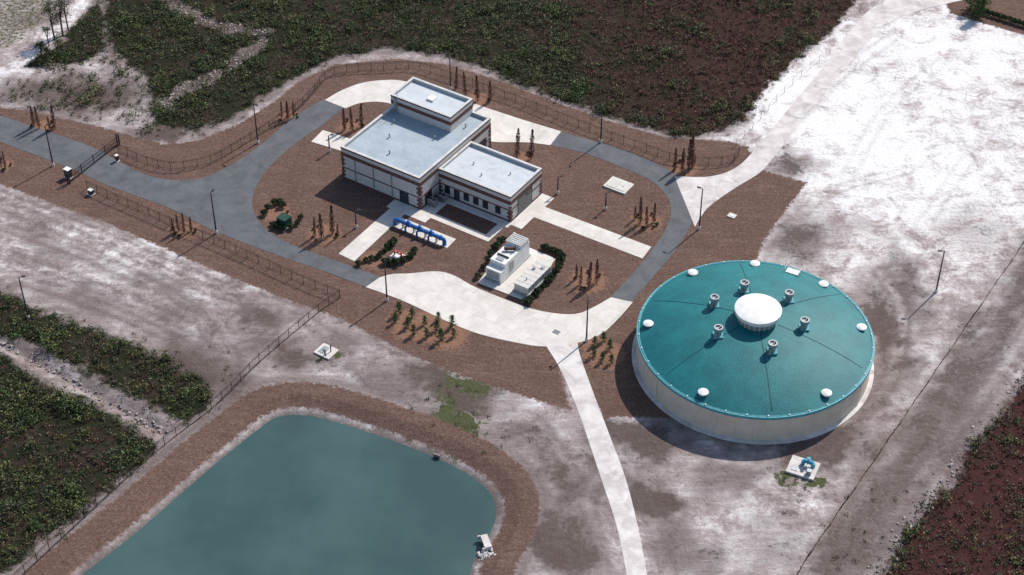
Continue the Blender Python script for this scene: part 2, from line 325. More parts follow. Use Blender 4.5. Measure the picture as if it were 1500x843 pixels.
# ---------------------------------------------------------------- water plant building
m_cmu=NT('painted_block'); s=m_cmu.sep(); fr=m_cmu.math('FRACT',m_cmu.math('MULTIPLY',s[2],2.5)); ln=m_cmu.math('LESS_THAN',fr,.12)
c=m_cmu.mix(m_cmu.mr(m_cmu.noise(2.,5),.3,.7),(.50,.47,.445),(.60,.57,.545)); c=m_cmu.mix(m_cmu.math('MULTIPLY',ln,.35),c,(.3,.28,.27)); m_cmu=m_cmu.out(c,.9)
m_band=simple('red_brick_band',(.155,.078,.066),(.10,.052,.047),4,.9)
m_cope=simple('coping_metal',(.60,.60,.58),None,1,.5)
def roofm(name,c1,c2):
    k=NT(name); c=k.mix(k.mr(k.noise(.35,6,.6),.3,.7),c2,c1); c=k.mix(k.mr(k.noise(.5,6,.7,dist=1.5),.52,.72,0,.5),c,tuple(x*.66 for x in c2)); c=k.mix(k.mr(k.noise(6,3),.4,.8,0,.25),c,tuple(x*.7 for x in c2))
    s=k.sep(); fr=k.math('FRACT',k.math('DIVIDE',s[1],1.83)); c=k.mix(k.math('MULTIPLY',k.math('LESS_THAN',fr,.04),.35),c,tuple(x*.6 for x in c2)); return k.out(c,.8)
m_roof=roofm('membrane_roof_grey',(.39,.45,.50),(.31,.365,.41))
m_roof2=roofm('membrane_roof_white',(.57,.61,.64),(.48,.52,.55))
m_dark=simple('dark_metal',(.035,.036,.04),None,2,.5)
m_glass=simple('window_glass',(.03,.035,.045),None,2,.12,spec=.7)
m_grey=simple('galvanised_metal',(.36,.38,.39),None,3,.45,.4)
m_white=simple('white_paint',(.78,.78,.76),(.66,.65,.62),1.2,.5)
m_cream=simple('cream_paint',(.60,.58,.53),(.50,.48,.44),1.2,.6)
P0=G(748,326); bld=empty('water_plant_building',(P0[0],P0[1],0),AN)
def block(nm,x0,x1,y0,y1,z0,h,roofm,skip=(),bands=True):
    t=.3; w=MB()
    w.box(x0,x1,y0,y0+t,z0,h,0); w.box(x0,x1,y1-t,y1,z0,h,0); w.box(x0,x0+t,y0+t,y1-t,z0,h,0); w.box(x1-t,x1,y0+t,y1-t,z0,h,0)
    w.make(nm+'_walls',[m_cmu],parent=bld)
    r=MB(); r.box(x0+t,x1-t,y0+t,y1-t,h-.75,h-.5,0); r.make(nm+'_roof',[roofm],parent=bld)
    c=MB(); e=.06; q=.4; zt=h+.003
    c.box(x0-e,x1+e,y0-e,y0+q,zt,zt+.1,0); c.box(x0-e,x1+e,y1-q,y1+e,zt,zt+.1,0); c.box(x0-e,x0+q,y0+q,y1-q,zt,zt+.1,0); c.box(x1-q,x1+e,y0+q,y1-q,zt,zt+.1,0)
    c.make(nm+'_coping',[m_cope],parent=bld)
    b=MB(); p=.035
    def ringb(za,zb,p=p):
        b.box(x0-p,x1+p,y0-p,y0,za,zb); b.box(x0-p,x1+p,y1,y1+p,za,zb); b.box(x0-p,x0,y0,y1,za,zb); b.box(x1,x1+p,y0,y1,za,zb)
    ringb(h-.28,h-.02); ringb(h-1.75,h-1.0)
    if bands:
        ringb(2.35,2.6); ringb(0,.35,.05)
        z=.36; i=0
        while z<h-2.2:
            L=.75 if i%2 else .45
            if not(2.0<z<2.6):
                for cx,sx in((x0,1),(x1,-1)):
                    for cy,sy in((y0,1),(y1,-1)):
                        xa,xb=sorted((cx-sx*.045,cx+sx*L)); ya,yb=sorted((cy-sy*.045,cy+sy*L))
                        if sy>0: b.box(xa,xb,ya,cy,z,z+.38)
                        else: b.box(xa,xb,cy,yb,z,z+.38)
                        if sx>0: b.box(xa,cx,*sorted((cy,cy+sy*L)),z,z+.38)
                        else: b.box(cx,xb,*sorted((cy,cy+sy*L)),z,z+.38)
            z+=.41; i+=1
    b.make(nm+'_brick_bands',[m_band],parent=bld)
block('main_hall',-32,-15,-5.6,16.2,0,6.7,m_roof)
block('office_wing',-14.97,0,0,9.8,0,5.4,m_roof2)
block('tower',-31.9,-18.8,9.2,16.1,6.0,9.4,m_roof2,bands=False)
o=MB()
def win(x0,x1,z0,z1,y=0.,face='y'):
    if face=='y':
        o.box(x0,x1,y-.075,y-.052,z0,z1,0)
        for a,b in((x0-.08,x0),(x1,x1+.08)): o.box(a,b,y-.1,y-.002,z0-.08,z1+.08,1)
        o.box(x0,x1,y-.1,y-.002,z1,z1+.08,1); o.box(x0,x1,y-.12,y-.002,z0-.08,z0,1)
    else:
        o.box(y+.052,y+.075,x0,x1,z0,z1,0)
        for a,b in((x0-.08,x0),(x1,x1+.08)): o.box(y+.002,y+.1,a,b,z0-.08,z1+.08,1)
        o.box(y+.002,y+.1,x0,x1,z1,z1+.08,1); o.box(y+.002,y+.12,x0,x1,z0-.08,z0,1)
for x in (-13.2,-9.2,-7.2,-5.2,-2.6): win(x-.45,x+.45,.95,2.25)
win(-11.7,-10.7,.1,2.2)
win(2.3,6.6,.05,3.5,0.,'x')
win(-19.3,-17.6,.05,2.3,-5.6)
win(11.2,14.6,.1,3.4,-15.,'x')
win(-4.2,-2.4,.05,2.3,-15.,'x')
o.make('doors_and_windows',[m_glass,m_dark],parent=bld)
r=MB()
for x in range(-12,0,3): r.box(x-.08,x+.08,9.9,10.0,.1,4.2,0)
for x in (-29,-25,-21): r.box(x-.07,x+.07,-5.74,-5.66,.1,5,0)
for x,y,zz in((-27,2,6.2),(-20,6,6.2),(-24,-2,6.2),(-29,6,6.2),(-17.5,12,6.2)): r.cyl((x,y,zz),(x,y,zz+.6),.12,n=10,m=0); r.cyl((x,y,zz+.6),(x,y,zz+.75),.2,.1,n=10,m=0)
for x,y in((-11,5),(-4,6),(-8,3)): r.cyl((x,y,4.9),(x,y,5.4),.12,n=10,m=0)
r.box(-26,-24.6,12,13.4,8.9,9.25,1)
r.cyl((-30,8.6,6.2),(-30,8.6,11.5),.04,n=6,m=0); r.box(-31.2,-30.6,9.0,9.19,6.3,9.2,0)
r.make('roof_vents_and_downspouts',[m_grey,m_white],parent=bld)
def lpad(nm,x0,x1,y0,y1,top,mat=m_conc):
    L=[]
    for x,y in((x0,y0),(x1,y0),(x1,y1),(x0,y1)): L.append((P0[0]+A.x*x+B.x*y,P0[1]+A.y*x+B.y*y))
    return prism(nm,L,top,mat)
lpad('sidewalk',-20.5,-12.2,-8.2,-5.7,.05); lpad('sidewalk',-14.9,-12.2,-5.7,-.06,.054); lpad('sidewalk',-12.2,.4,-1.6,-.08,.052); lpad('sidewalk',-12.2,-1.6,-6.6,-5.2,.056); lpad('sidewalk',-1.6,-.2,-6.6,-1.6,.058)
lpad('sidewalk',.1,2.6,-.6,9.9,.06)
def LP(x,y): return (P0[0]+A.x*x+B.x*y,P0[1]+A.y*x+B.y*y)
for x,y in((-13.9,-3.6),(-13.3,-1.6)):
    q=MB(); q.box(-.9,.9,-.6,.6,.06,.2,1); q.box(-.8,.8,-.5,.5,.2,1.5,0)
    for i in range(7): q.box(-.82,.82,-.52,-.5,.3+i*.16,.36+i*.16,2)
    for cx in(-.4,.4): q.lathe([(.32,1.5),(.32,1.6),(.05,1.63)],(cx,0,0),16,2)
    x_,y_=LP(x,y); q.make('air_conditioning_unit',[m_grey,m_conc,m_dark],(x_,y_,0),AN)
# ---------------------------------------------------------------- storage tank
m_tw=NT('tank_wall_paint'); c=m_tw.mix(m_tw.mr(m_tw.noise(.5,6,.6),.3,.7),(.56,.475,.385),(.65,.565,.47))
sx=m_tw.noise(1.2,5,.7,vec=m_tw.mapping((1,1,.12))); c=m_tw.mix(m_tw.mr(sx,.48,.75,0,.4),c,(.38,.32,.26)); m_tw=m_tw.out(c,.8)
k=NT('teal_roof_coating'); c=k.mix(k.mr(k.noise(.25,6,.65),.3,.7),(.004,.115,.130),(.008,.165,.178)); c=k.mix(k.mr(k.noise(2.5,6,.75),.45,.8,0,.4),c,(.015,.22,.23))
c=k.mix(k.mr(k.noise(.6,6,.7,dist=1.),.54,.75,0,.6),c,(.003,.07,.082)); k.bump(k.noise(5,4),.05); m_teal=k.out(c,.55,spec=.3)
m_cyan=simple('cyan_trim',(.10,.36,.40),(.05,.26,.3),2,.5)
m_seam=simple('roof_seam',(.004,.05,.06),None,2,.7)
HT=5.0
TC=G(1106,491,HT); T=empty('water_storage_tank',(TC[0],TC[1],0))
R=18.1; rise=3.5; Rs=(17.8**2+rise**2)/(2*rise)
def dz(r): return HT+ (math.sqrt(Rs*Rs-r*r)-(Rs-rise))
q=MB(); q.lathe([(R,0),(R,HT-.35)],n=128); q.make('tank_wall',[m_tw],parent=T,smooth_ang=30)
q=MB(); q.lathe([(R+.7,.0),(R+.7,.16),(R+.0,.22)],n=128); q.make('base_ring',[m_conc2],parent=T,smooth_ang=20)
q=MB(); q.lathe([(R+.02,HT-.5),(R+.16,HT-.48),(R+.16,HT+.02),(17.82,HT+.04)],n=128); q.make('roof_rim',[m_cyan],parent=T,smooth_ang=30)
q=MB(); q.lathe([(17.82-i*17.82/24,dz(17.8-i*17.8/24)+.02) for i in range(24)]+[(.01,dz(0))],n=128); q.make('dome_roof',[m_teal],parent=T,smooth_ang=50)
q=MB()
for d in (-88,-27,33,92,153,213):
    a=math.radians(d)
    for i in range(10):
        r0=3.4+i*1.38; r1=r0+1.38
        q.beam((r0*math.cos(a),r0*math.sin(a),dz(r0)+.03),(r1*math.cos(a),r1*math.sin(a),dz(r1)+.03),.08,.06)
q.make('roof_seams',[m_seam],parent=T)
q=MB(); z3=dz(3)
q.lathe([(3.0,z3-.3),(3.0,z3+1.35)],n=48,m=1); q.lathe([(3.55,z3+1.3),(3.6,z3+1.95),(3.4,z3+2.02),(1.8,z3+2.22),(.01,z3+2.3)],n=64,m=0); q.lathe([(2.95,z3+1.28),(3.55,z3+1.3)],n=48,m=0)
for i in range(24):
    a=i*math.pi/12; q.box(3.03*math.cos(a)-.05,3.03*math.cos(a)+.05,3.03*math.sin(a)-.05,3.03*math.sin(a)+.05,z3,z3+1.3,0)
q.make('centre_ventilator',[m_white,m_grey],parent=T,smooth_ang=30)
for d in (100,41,-14,-78,-151,150):
    a=math.radians(d); x,y=7.2*math.cos(a),7.2*math.sin(a); z=dz(7.2)
    q=MB(); q.box(x-.75,x+.75,y-.75,y+.75,z-.3,z+.25,0); q.cyl((x,y,z+.25),(x,y,z+1.1),.55,n=20,m=1); q.lathe([(.56,z+1.1),(.72,z+1.15),(.72,z+1.75),(.5,z+1.75),(.48,z+1.5),(.01,z+1.5)],(x,y,0),20,1)
    q.cyl((x+.2,y,z+1.5),(x+.2,y,z+1.9),.1,n=8,m=1); q.box(x-.6,x-.25,y-.85,y-.6,z,z+1.1,1)
    q.make('roof_fan',[m_cyan,m_grey],parent=T,smooth_ang=30)
for d in (121,84,43,3,-57,-124,174):
    a=math.radians(d); x,y=16.5*math.cos(a),16.5*math.sin(a); z=dz(16.5)
    q=MB(); q.cyl((x,y,z-.3),(x,y,z+.3),.55,n=24,m=1); q.lathe([(.78,z+.28),(.8,z+.42),(.5,z+.56),(.01,z+.6)],(x,y,0),28,0); q.make('rim_vent',[m_white,m_grey],parent=T,smooth_ang=30)
a=math.radians(62); x,y=16*math.cos(a),16*math.sin(a); z=dz(16)
q=MB(); q.M=Matrix.Translation((x,y,z))@Matrix.Rotation(a,4,'Z'); q.box(-.7,.7,-1.1,1.1,-.3,.35,0); q.box(-.6,.6,-1.,-.05,.35,.42,1); q.box(-.6,.6,.05,1.,.35,.42,1)
for s_ in(-1.2,1.2):
    for t_ in(-.7,.7): q.cyl((t_,s_,0),(t_,s_,1.1),.03,n=6,m=1)
    q.cyl((-.7,s_,1.1),(.7,s_,1.1),.03,n=6,m=1)
q.make('roof_hatch',[m_grey,m_white],parent=T)
q=MB()
for i in range(72):
    a=i*math.pi/36; x,y=17.95*math.cos(a),17.95*math.sin(a)
    if i%2==0: q.box(x-.09,x+.09,y-.09,y+.09,HT,HT+.2,0)
    b=a+math.pi/36; q.cyl((x,y,HT+.14),(17.95*math.cos(b),17.95*math.sin(b),HT+.14),.035,n=6,m=1,caps=False)
for d in (-35,-95,-150):
    a=math.radians(d); q.cyl((18.19*math.cos(a),18.19*math.sin(a),.3),(18.19*math.cos(a),18.19*math.sin(a),HT-.5),.06,n=8,m=0)
q.make('rim_conduit_and_brackets',[m_white,m_cyan],parent=T)
# ---------------------------------------------------------------- fences
m_fence=simple('bronze_fence_paint',(.055,.036,.03),None,2,.6)
m_chain=simple('galvanised_fence',(.2,.19,.18),None,2,.6)
def fence(name,pts,mat,h=1.8,post=2.4,pk=.28,pr=.022,pw=.09,sm_=4):
    P=[Vector((x,y,0)) for x,y in (smooth(pts,sm_) if sm_>1 else pts)]; q=MB(); acc=[0]
    for i in range(len(P)-1): acc.append(acc[-1]+(P[i+1]-P[i]).length)
    def at(s):
        for i in range(len(P)-1):
            if s<=acc[i+1]+1e-6: return P[i].lerp(P[i+1],(s-acc[i])/max(1e-6,acc[i+1]-acc[i]))
        return P[-1]
    n=max(1,round(acc[-1]/post)); L=acc[-1]/n; pv=None
    for i in range(n+1):
        p=at(i*L); q.cbox((p.x,p.y,0),(pw,pw,h+.12))
        if pv is not None:
            for z in (.2,h-.3,h-.02) if pk else (h-.03,): q.beam((pv.x,pv.y,z),(p.x,p.y,z),.05 if pk else .02,.05 if pk else .02)
            if pk:
                m=int(L/pk)
                for j in range(1,m): c=pv.lerp(p,j/m); q.add([(c.x-pr/2,c.y,.1),(c.x+pr/2,c.y,.1),(c.x+pr/2,c.y,h),(c.x-pr/2,c.y,h)],[(0,1,2,3)])
        pv=p
    return q.make(name,[mat])
fence('metal_fence',GL([(174,222),(212,240),(250,249),(285,245),(318,236),(370,205),(432,165),(462,135),(480,114),(510,106),(570,103),(612,102),(680,124),(760,152),(850,188),(930,217),(1000,240),(1068,240),(1082,228)]),m_fence)
fence('metal_fence',GL([(128,277),(250,330),(370,382),(440,414),(498,437)]),m_fence)
fence('metal_fence',GL([(498,437),(465,460),(380,532),(320,592),(230,662),(100,782),(0,875)]),m_fence,pk=.35,pr=.015)
fence('wire_fence',GL([(1078,215),(1110,180),(1150,135),(1190,98),(1215,80)]),m_chain,1.4,3.4,0,pw=.06)
fence('wire_fence',GL([(1245,98),(1330,122),(1420,148),(1520,175)]),m_chain,1.2,4.6,0,pw=.045)
m_silt=simple('silt_fabric',(.02,.02,.024),None,2,.9)
q=MB(); S=SF
for i in range(len(S)-1):
    a,b=S[i],S[i+1]; ja=.12*math.sin(i*1.7); jb=.12*math.sin((i+1)*1.7)
    q.add([(a[0]+ja,a[1],-.05),(b[0]+jb,b[1],-.05),(b[0]+jb+.05,b[1],.5+.1*math.sin(i+1)),(a[0]+ja+.05,a[1],.5+.1*math.sin(i))],[(0,1,2,3)]); q.box(a[0]-.03,a[0]+.03,a[1]-.03,a[1]+.03,0,.75)
q.make('silt_fence',[m_silt])
g0=Vector((*G(103,268),0)); g1=Vector((*G(172,214),0)); d=(g1-g0); gl=d.length; ga=math.atan2(d.y,d.x)
q=MB()
for z in (.15,1.0,1.75): q.box(0,gl,-.05,.05,z,z+.09)
for i in range(int(gl/.22)): q.box(i*.22,i*.22+.03,-.012,.012,.24,1.75)
for x in (0,gl*.25,gl*.5,gl*.75,gl): q.box(x-.05,x+.05,-.06,.06,.05,2.0)
for x in (-.35,gl+.35): q.box(x-.1,x+.1,-.35,-.15,0,2.4); q.box(x-.1,x+.1,.15,.35,0,2.4)
q.beam((0,0,.2),(gl*.25,0,1.7),.04,.05)
q.make('sliding_gate',[m_dark],(g0.x,g0.y,0),ga)
def cabinet(name,u,v,w=.9,dp=.7,h=1.5,mt=None,rz=AN,lid=None):
    q=MB(); q.box(-w/2-.15,w/2+.15,-dp/2-.15,dp/2+.15,-.05,.12,1); q.box(-w/2,w/2,-dp/2,dp/2,.12,h,0); q.box(-w/2-.05,w/2+.05,-dp/2-.05,dp/2+.05,h,h+.08,2)
    q.box(-.01,.01,-dp/2-.015,-dp/2,.25,h-.1,3); q.box(.08,.14,-dp/2-.05,-dp/2,h*.5,h*.6,3)
    x,y=G(u,v); return q.make(name,[mt or m_dark,m_conc,lid or m_white,m_grey],(x,y,0),rz)
cabinet('gate_operator_box',101,260,1.1,.9,1.8); cabinet('gate_operator_box',134,285,.8,.7,1.0); cabinet('control_cabinet',172,236,.5,.5,1.2)
m_tg=simple('transformer_green',(.02,.06,.045),None,2,.4)
cabinet('electrical_transformer',417,330,1.9,1.7,1.7,m_tg,AN,m_tg)
# ---------------------------------------------------------------- light poles
def pole(u,v,h=8.6,az=0.,name='street_lamp'):
    q=MB(); q.cyl((0,0,0),(0,0,.6),.26,.24,n=14,m=1); q.cyl((0,0,.6),(0,0,h),.14,.09,n=10); q.cyl((0,0,h-.1),(.5,0,h),.04,n=8); q.box(.4,1.0,-.17,.17,h-.05,h+.08,0); q.box(.45,.95,-.12,.12,h-.07,h-.052,2)
    x,y=G(u,v); return q.make(name,[m_dark,m_conc,m_white],(x,y,0),az)
for u,v,az in((78,243,.9),(317,342,1.2),(378,210,-.6),(567,441,1.),(859,500,1.6),(1024,336,2.6),(880,209,-1.6),(660,131,-1.5),(1371,428,3.1),(42,467,.3)): pole(u,v,8.6 if v>200 else 7.6,az)
for u,v in((522,334),(887,307),(817,284),(483,223)): pole(u,v,3.6,.5)
# ---------------------------------------------------------------- generator yard
def gxy(u,v): x,y=G(u,v); return x,y
pad('concrete_pad',[(700,415),(748,352),(814,380),(768,441)],.12)
m_rust=simple('exhaust_rust',(.10,.055,.045),None,4,.8)
x,y=gxy(735,410); q=MB()
q.box(0,3.2,0,9.2,.12,.45,1); q.box(.15,3.05,1.6,9.0,.45,3.3,0); q.box(.15,3.05,.3,1.6,.45,2.4,0)
for i in range(6): q.box(.1,3.1,6.3+i*.45,6.42+i*.45,3.3,4.1,0)
q.box(.1,.2,6.3,9.,3.3,4.0,0)
for i in range(8): q.box(.12,.15,2+i*.5,2.35+i*.5,.9,2.9,1)
for i in range(5): q.box(.4,2.8,.27,.3,.7+i*.3,.85+i*.3,2)
q.cyl((.9,4.6,3.75),(2.6,5.6,3.75),.28,n=14,m=3); q.cyl((1.2,4.8,3.3),(1.2,4.8,3.75),.12,n=10,m=3); q.cyl((2.5,5.5,3.75),(2.5,5.5,4.5),.1,n=10,m=3); q.box(.5,2.7,3.2,3.35,3.3,3.6,3)
q.box(.9,2.3,2.,2.9,3.3,3.42,1); q.box(3.05,3.12,3,4.2,.8,2.8,1)
q.make('backup_generator',[m_white,m_grey,m_dark,m_rust],(x-2.9,y+.2,0),AN,bevel=.03)
x,y=gxy(771,428); q=MB(); q.box(0,3.,0,7.6,.12,.5,1); q.box(.2,2.8,.3,7.3,.5,1.9,0); q.box(.08,2.92,.15,7.45,1.9,2.02,0)
for i in range(7): q.box(.18,.2,.6+i,1.3+i,.8,1.6,1); q.box(2.8,2.82,.6+i,1.3+i,.8,1.6,1)
q.cyl((1.5,2,2.02),(1.5,2,2.5),.1,n=10,m=1); q.cyl((1.,5,2.02),(1.,5,2.35),.25,n=14,m=1); q.box(1.8,2.4,5.6,6.2,2.02,2.2,1)
for i in range(1,7): q.box(.1,2.9,i*1.1,i*1.1+.05,2.02,2.06,2)
q.make('fuel_tank',[m_cream,m_grey,m_white],(x-2.3,y-.1,0),AN,bevel=.03)
# ---------------------------------------------------------------- blue pipe manifold
m_blue=simple('blue_pipe_paint',(.025,.15,.42),(.02,.10,.3),2,.4,spec=.5)
m_lblue=simple('light_blue_paint',(.06,.35,.5),None,2,.4)
pad('concrete_pad',[(573,331),(587,319),(668,351),(655,364)],.08)
x,y=gxy(582,331); q=MB(); L=9.4
def elbow(cx,sg): return [(cx,0,1.25),(cx+sg*.25,0,1.2),(cx+sg*.42,0,1.03),(cx+sg*.48,0,.8),(cx+sg*.48,0,.05)]
q.tube([(0,0,1.25),(L,0,1.25)],.36,16); q.tube(elbow(0,-1),.36,16); q.tube(elbow(L,1),.36,16)
for c in (.3,2.2,2.6,4.6,5.,7.,7.4,L-.3): q.cyl((c-.05,0,1.25),(c+.05,0,1.25),.5,n=18)
for c in (1.3,3.6,6.,8.3): q.box(c-.15,c+.15,-.2,.2,.05,.95,1)
for c in (2.4,4.8,7.2): q.cyl((c,0,1.3),(c,0,2.0),.16,n=12); q.lathe([(.28,2.0),(.28,2.05),(.02,2.08)],(c,0,0),16,0); q.cyl((c,0,1.2),(c,-.9,1.2),.18,n=14); q.cyl((c,-.9,1.2),(c,-.9,.05),.18,n=14)
q.make('blue_water_pipe',[m_blue,m_conc],(x,y+.1,0),AN,smooth_ang=40)
m_red=simple('red_paint',(.5,.03,.03),None,2,.4)
x,y=gxy(583,376); q=MB(); q.box(-1.1,1.1,-.8,.8,0,.15,1); q.tube([(-.7,0,.1),(-.7,0,.75),(.7,0,.75),(.7,0,.1)],.14,12,0); q.cyl((0,0,.75),(0,0,1.25),.08,n=10,m=0); q.lathe([(.22,1.25),(.22,1.3),(.02,1.31)],(0,0,0),14,0)
for c in(-.35,.35): q.cyl((c-.04,0,.75),(c+.04,0,.75),.22,n=14,m=2)
q.cyl((.5,.3,.15),(.5,.3,.8),.14,.12,n=12,m=0); q.lathe([(.15,.8),(.13,.92),(.02,.98)],(.5,.3,0),12,0)
q.make('fire_valve_assembly',[m_red,m_white,m_white],(x,y,0),AN,smooth_ang=40)
x,y=gxy(906,273); q=MB(); q.box(-2.2,2.2,-1.7,1.7,-.1,.3); q.box(-1.8,-.05,-1.3,1.3,.3,.38,1); q.box(.05,1.8,-1.3,1.3,.3,.38,1); q.box(.8,1.2,-.2,.2,.38,.45,1); q.make('concrete_vault',[m_conc,m_cream],(x,y,0),AN,bevel=.04)
x,y=gxy(1072,317); q=MB(); q.box(-.7,.7,-.6,.6,-.1,.2); q.lathe([(.35,.2),(.35,.26),(.02,.27)],(0,0,0),16,1); q.make('manhole_pad',[m_conc,m_white],(x,y,0),AN,bevel=.03)
x,y=gxy(478,516); q=MB(); q.box(-1.5,1.5,-1.3,1.3,-.1,.25,0); q.box(-1.,.1,-.8,.8,.25,.32,1); q.cyl((.7,.3,.25),(.7,.3,1.5),.1,n=10,m=2); q.cyl((.7,.3,1.5),(1.,.3,1.5),.1,n=10,m=2); q.box(.3,.5,-.9,-.7,.25,1.3,2); q.box(.15,.65,-1.,-.65,1.0,1.5,1); q.make('lift_station_pad',[m_conc,m_grey,m_dark],(x,y,0),AN,bevel=.02)
x,y=gxy(1176,687); q=MB(); q.box(-2.1,2.1,-1.8,1.8,-.1,.35,0); q.tube([(-.2,.6,.35),(-.2,.6,1.1),(1.3,.6,1.1),(1.3,.6,.35)],.3,14,1)
for c in(.1,.5,.9): q.cyl((c-.05,.6,1.1),(c+.05,.6,1.1),.42,n=16,m=1)
q.cyl((.5,.6,1.3),(.5,.6,1.8),.1,n=8,m=1); q.lathe([(.3,1.8),(.3,1.86),(.02,1.88)],(.5,.6,0),16,1); q.box(-1.5,-.5,-1.2,-.3,.35,.42,2); q.box(.8,1.5,-1.3,-.6,.35,1.1,2)
q.make('valve_pad',[m_conc2,m_lblue,m_grey],(x,y,0),AN+.15,bevel=.02)
x,y=gxy(815,487); q=MB(); q.box(-.6,.6,-.5,.5,.0,.045,0)
for i in range(6): q.box(-.5+i*.18,-.42+i*.18,-.42,.42,.045,.06,1)
q.make('drain_grate',[m_grey,m_dark],(x,y,0),AN)
# pond structures
x,y=G(712,797,-.6); q=MB(); q.box(-.5,.5,-1.2,1.2,-.6,.05,0); q.box(-.9,-.5,-1.3,-1.1,-.7,0,0); q.box(-.9,-.5,1.1,1.3,-.7,0,0); q.cyl((-.5,0,-.3),(-.75,0,-.32),.35,n=16,m=1)
for i in range(40):
    a_,b_=random.uniform(-1.5,.6),random.uniform(-2.6,-1.1); s_=random.uniform(.1,.25); q.M=Matrix.Translation((a_,b_,-.45+a_*.15))@Matrix.Rotation(random.uniform(0,3),4,Vector((1,.4,.7)).normalized()); q.box(-s_,s_,-s_*.7,s_*.7,-s_*.6,s_*.6,0)
q.M=Matrix.Identity(4); q.make('pond_outfall_headwall',[m_conc2,m_dark],(x,y,0),.3,bevel=.02)
m_wcon=simple('weathered_concrete',(.24,.22,.2),None,2,.9)
x,y=G(640,667,-.5); q=MB(); q.box(-.5,.5,-.12,.12,-.9,-.35,0); q.cyl((0,-.12,-.6),(0,-.35,-.62),.18,n=14,m=1); q.make('pond_inlet_headwall',[m_wcon,m_dark],(x,y,0),-.4)
# ---------------------------------------------------------------- vegetation
k=NT('foliage'); c=k.mix(k.mr(k.noise(3.,2),.3,.7,0,.3),k.attr('col',True),(.02,.02,.012)); m_leaf=k.out(c,.75,spec=.2)
m_bark=simple('bark',(.11,.08,.06),None,5,.95)
def veg_mesh(name,c,s,col,trunk=None,up=.4):
    Vq=leaves(c,s,up); me=quadmesh(Vq,col,name,m_leaf)
    if trunk:
        q=MB(); trunk(q); bm=bmesh.new(); bm.from_mesh(me); vs=[bm.verts.new(v) for v in q.v]
        for f in q.f:
            ff=bm.faces.new([vs[i] for i in f]); ff.material_index=1
        bm.to_mesh(me); bm.free(); me.materials.append(m_bark)
    return me
def colmix(n,pal,jit=.25):
    pal=np.array(pal); i=rng.integers(0,len(pal),n); return pal[i]*(1+rng.uniform(-jit,jit,(n,1)))
def cyp(seed):
    n=900; z=rng.uniform(.04,1,n)**.9; r=.088*(1-z)**.45*rng.uniform(.4,1.12,n)+.004; r*=1+.22*np.sin(z*19+seed); a=rng.uniform(0,6.28,n)
    c=np.stack([r*np.cos(a),r*np.sin(a),z],-1)*4.8
    return veg_mesh('cypress',c,rng.uniform(.035,.075,n),colmix(n,[(.11,.038,.032),(.15,.058,.045),(.065,.028,.024),(.08,.05,.035)]),lambda q:q.cyl((0,0,0),(0,0,4.5),.09,.02,n=6),0)
CY=[cyp(i) for i in range(3)]
def pine(seed):
    n=600; k_=rng.integers(0,16,n); z=.08+.88*k_/16+rng.normal(0,.02,n); ab=k_*2.4+seed; rad=(1.02-z)*.36; t=rng.uniform(.05,1,n)
    x=rad*t*np.cos(ab)+rng.normal(0,.06,n); y=rad*t*np.sin(ab)+rng.normal(0,.06,n); c=np.stack([x,y,z+.08*t],-1)*2.4
    return veg_mesh('sapling',c,rng.uniform(.04,.085,n),colmix(n,[(.05,.10,.03),(.08,.13,.04),(.03,.065,.02),(.10,.11,.04)]),lambda q:q.cyl((0,0,0),(0,0,2.3),.05,.015,n=6))
PI=[pine(i) for i in range(3)]
def bush(pal,seed,n=380):
    th=rng.uniform(0,6.28,n); cz=rng.uniform(-.15,1,n); rr=rng.uniform(.55,1.05,n)*(1+.2*np.sin(3*th+seed)); s_=np.sqrt(1-np.clip(cz,0,1)**2)
    c=np.stack([rr*s_*np.cos(th)*.62,rr*s_*np.sin(th)*.62,.5+rr*cz*.6],-1)
    return veg_mesh('shrub',c,rng.uniform(.05,.11,n),colmix(n,pal,.4),lambda q:[q.cyl((0,0,0),(.25*math.cos(a),.25*math.sin(a),.7),.04,.02,n=5) for a in (0,2,4)])
BU=[bush([(.018,.035,.014),(.03,.055,.02),(.05,.075,.03)],i) for i in range(3)]
BR=[bush([(.12,.055,.035),(.08,.05,.03),(.06,.06,.03)],i) for i in range(2)]
def inst(name,me,u,v,s,sz=None,z=0):
    x,y=G(u,v); o=bpy.data.objects.new(name,me); sc.collection.objects.link(o); o.location=(x,y,z); o.rotation_euler=(random.uniform(-.05,.05),random.uniform(-.05,.05),random.uniform(0,6.28)); o.scale=(s,s,sz or s)
CYP=[(50,186,.9),(58,188,.95),(80,189,1),(74,191,.6),(262,339,.7),(270,341,.8),(280,339,.6),(255,341,.6),(413,173,.7),(422,175,.8),(431,172,.7),(505,191,.9),(516,192,.95),(529,186,1.),(668,131,1.),(682,139,1.),(700,148,1.1),(718,149,.9),
 (757,232,1.25),(778,233,1.25),(989,249,.9),(999,252,1.),(1009,249,1.25),(1014,245,1.3),(461,347,.8),(471,349,1.),(487,343,1.15),(938,327,1.1),(947,332,.8),(958,326,.8),(930,322,.6),(850,417,.7),(862,420,1.),(874,414,1.),(2,244,1.),(8,246,.7),(845,408,.6),(495,348,.6)]
for i,(u,v,s) in enumerate(CYP): inst('cypress_tree',CY[i%3],u,v,s*random.uniform(.9,1.15),s*1.08)
for i in range(60):
    u,v,r=STR[i%12]; a=random.uniform(0,6.28); inst('garden_shrub',(BU+BR+BR)[i%7],u+8*r*.8*math.cos(a),v+5*r*.8*math.sin(a),random.uniform(.3,.6))
PN=[(580,472),(598,480),(604,466),(622,476),(640,484),(625,494),(645,499),(665,494),(606,492),(662,480),(642,470),(585,460),(870,522),(882,530),(895,532),(871,506),(893,512),(884,500)]
for i,(u,v) in enumerate(PN): inst('pine_sapling',PI[i%3],u,v,random.uniform(.75,1.1))
HD=[]
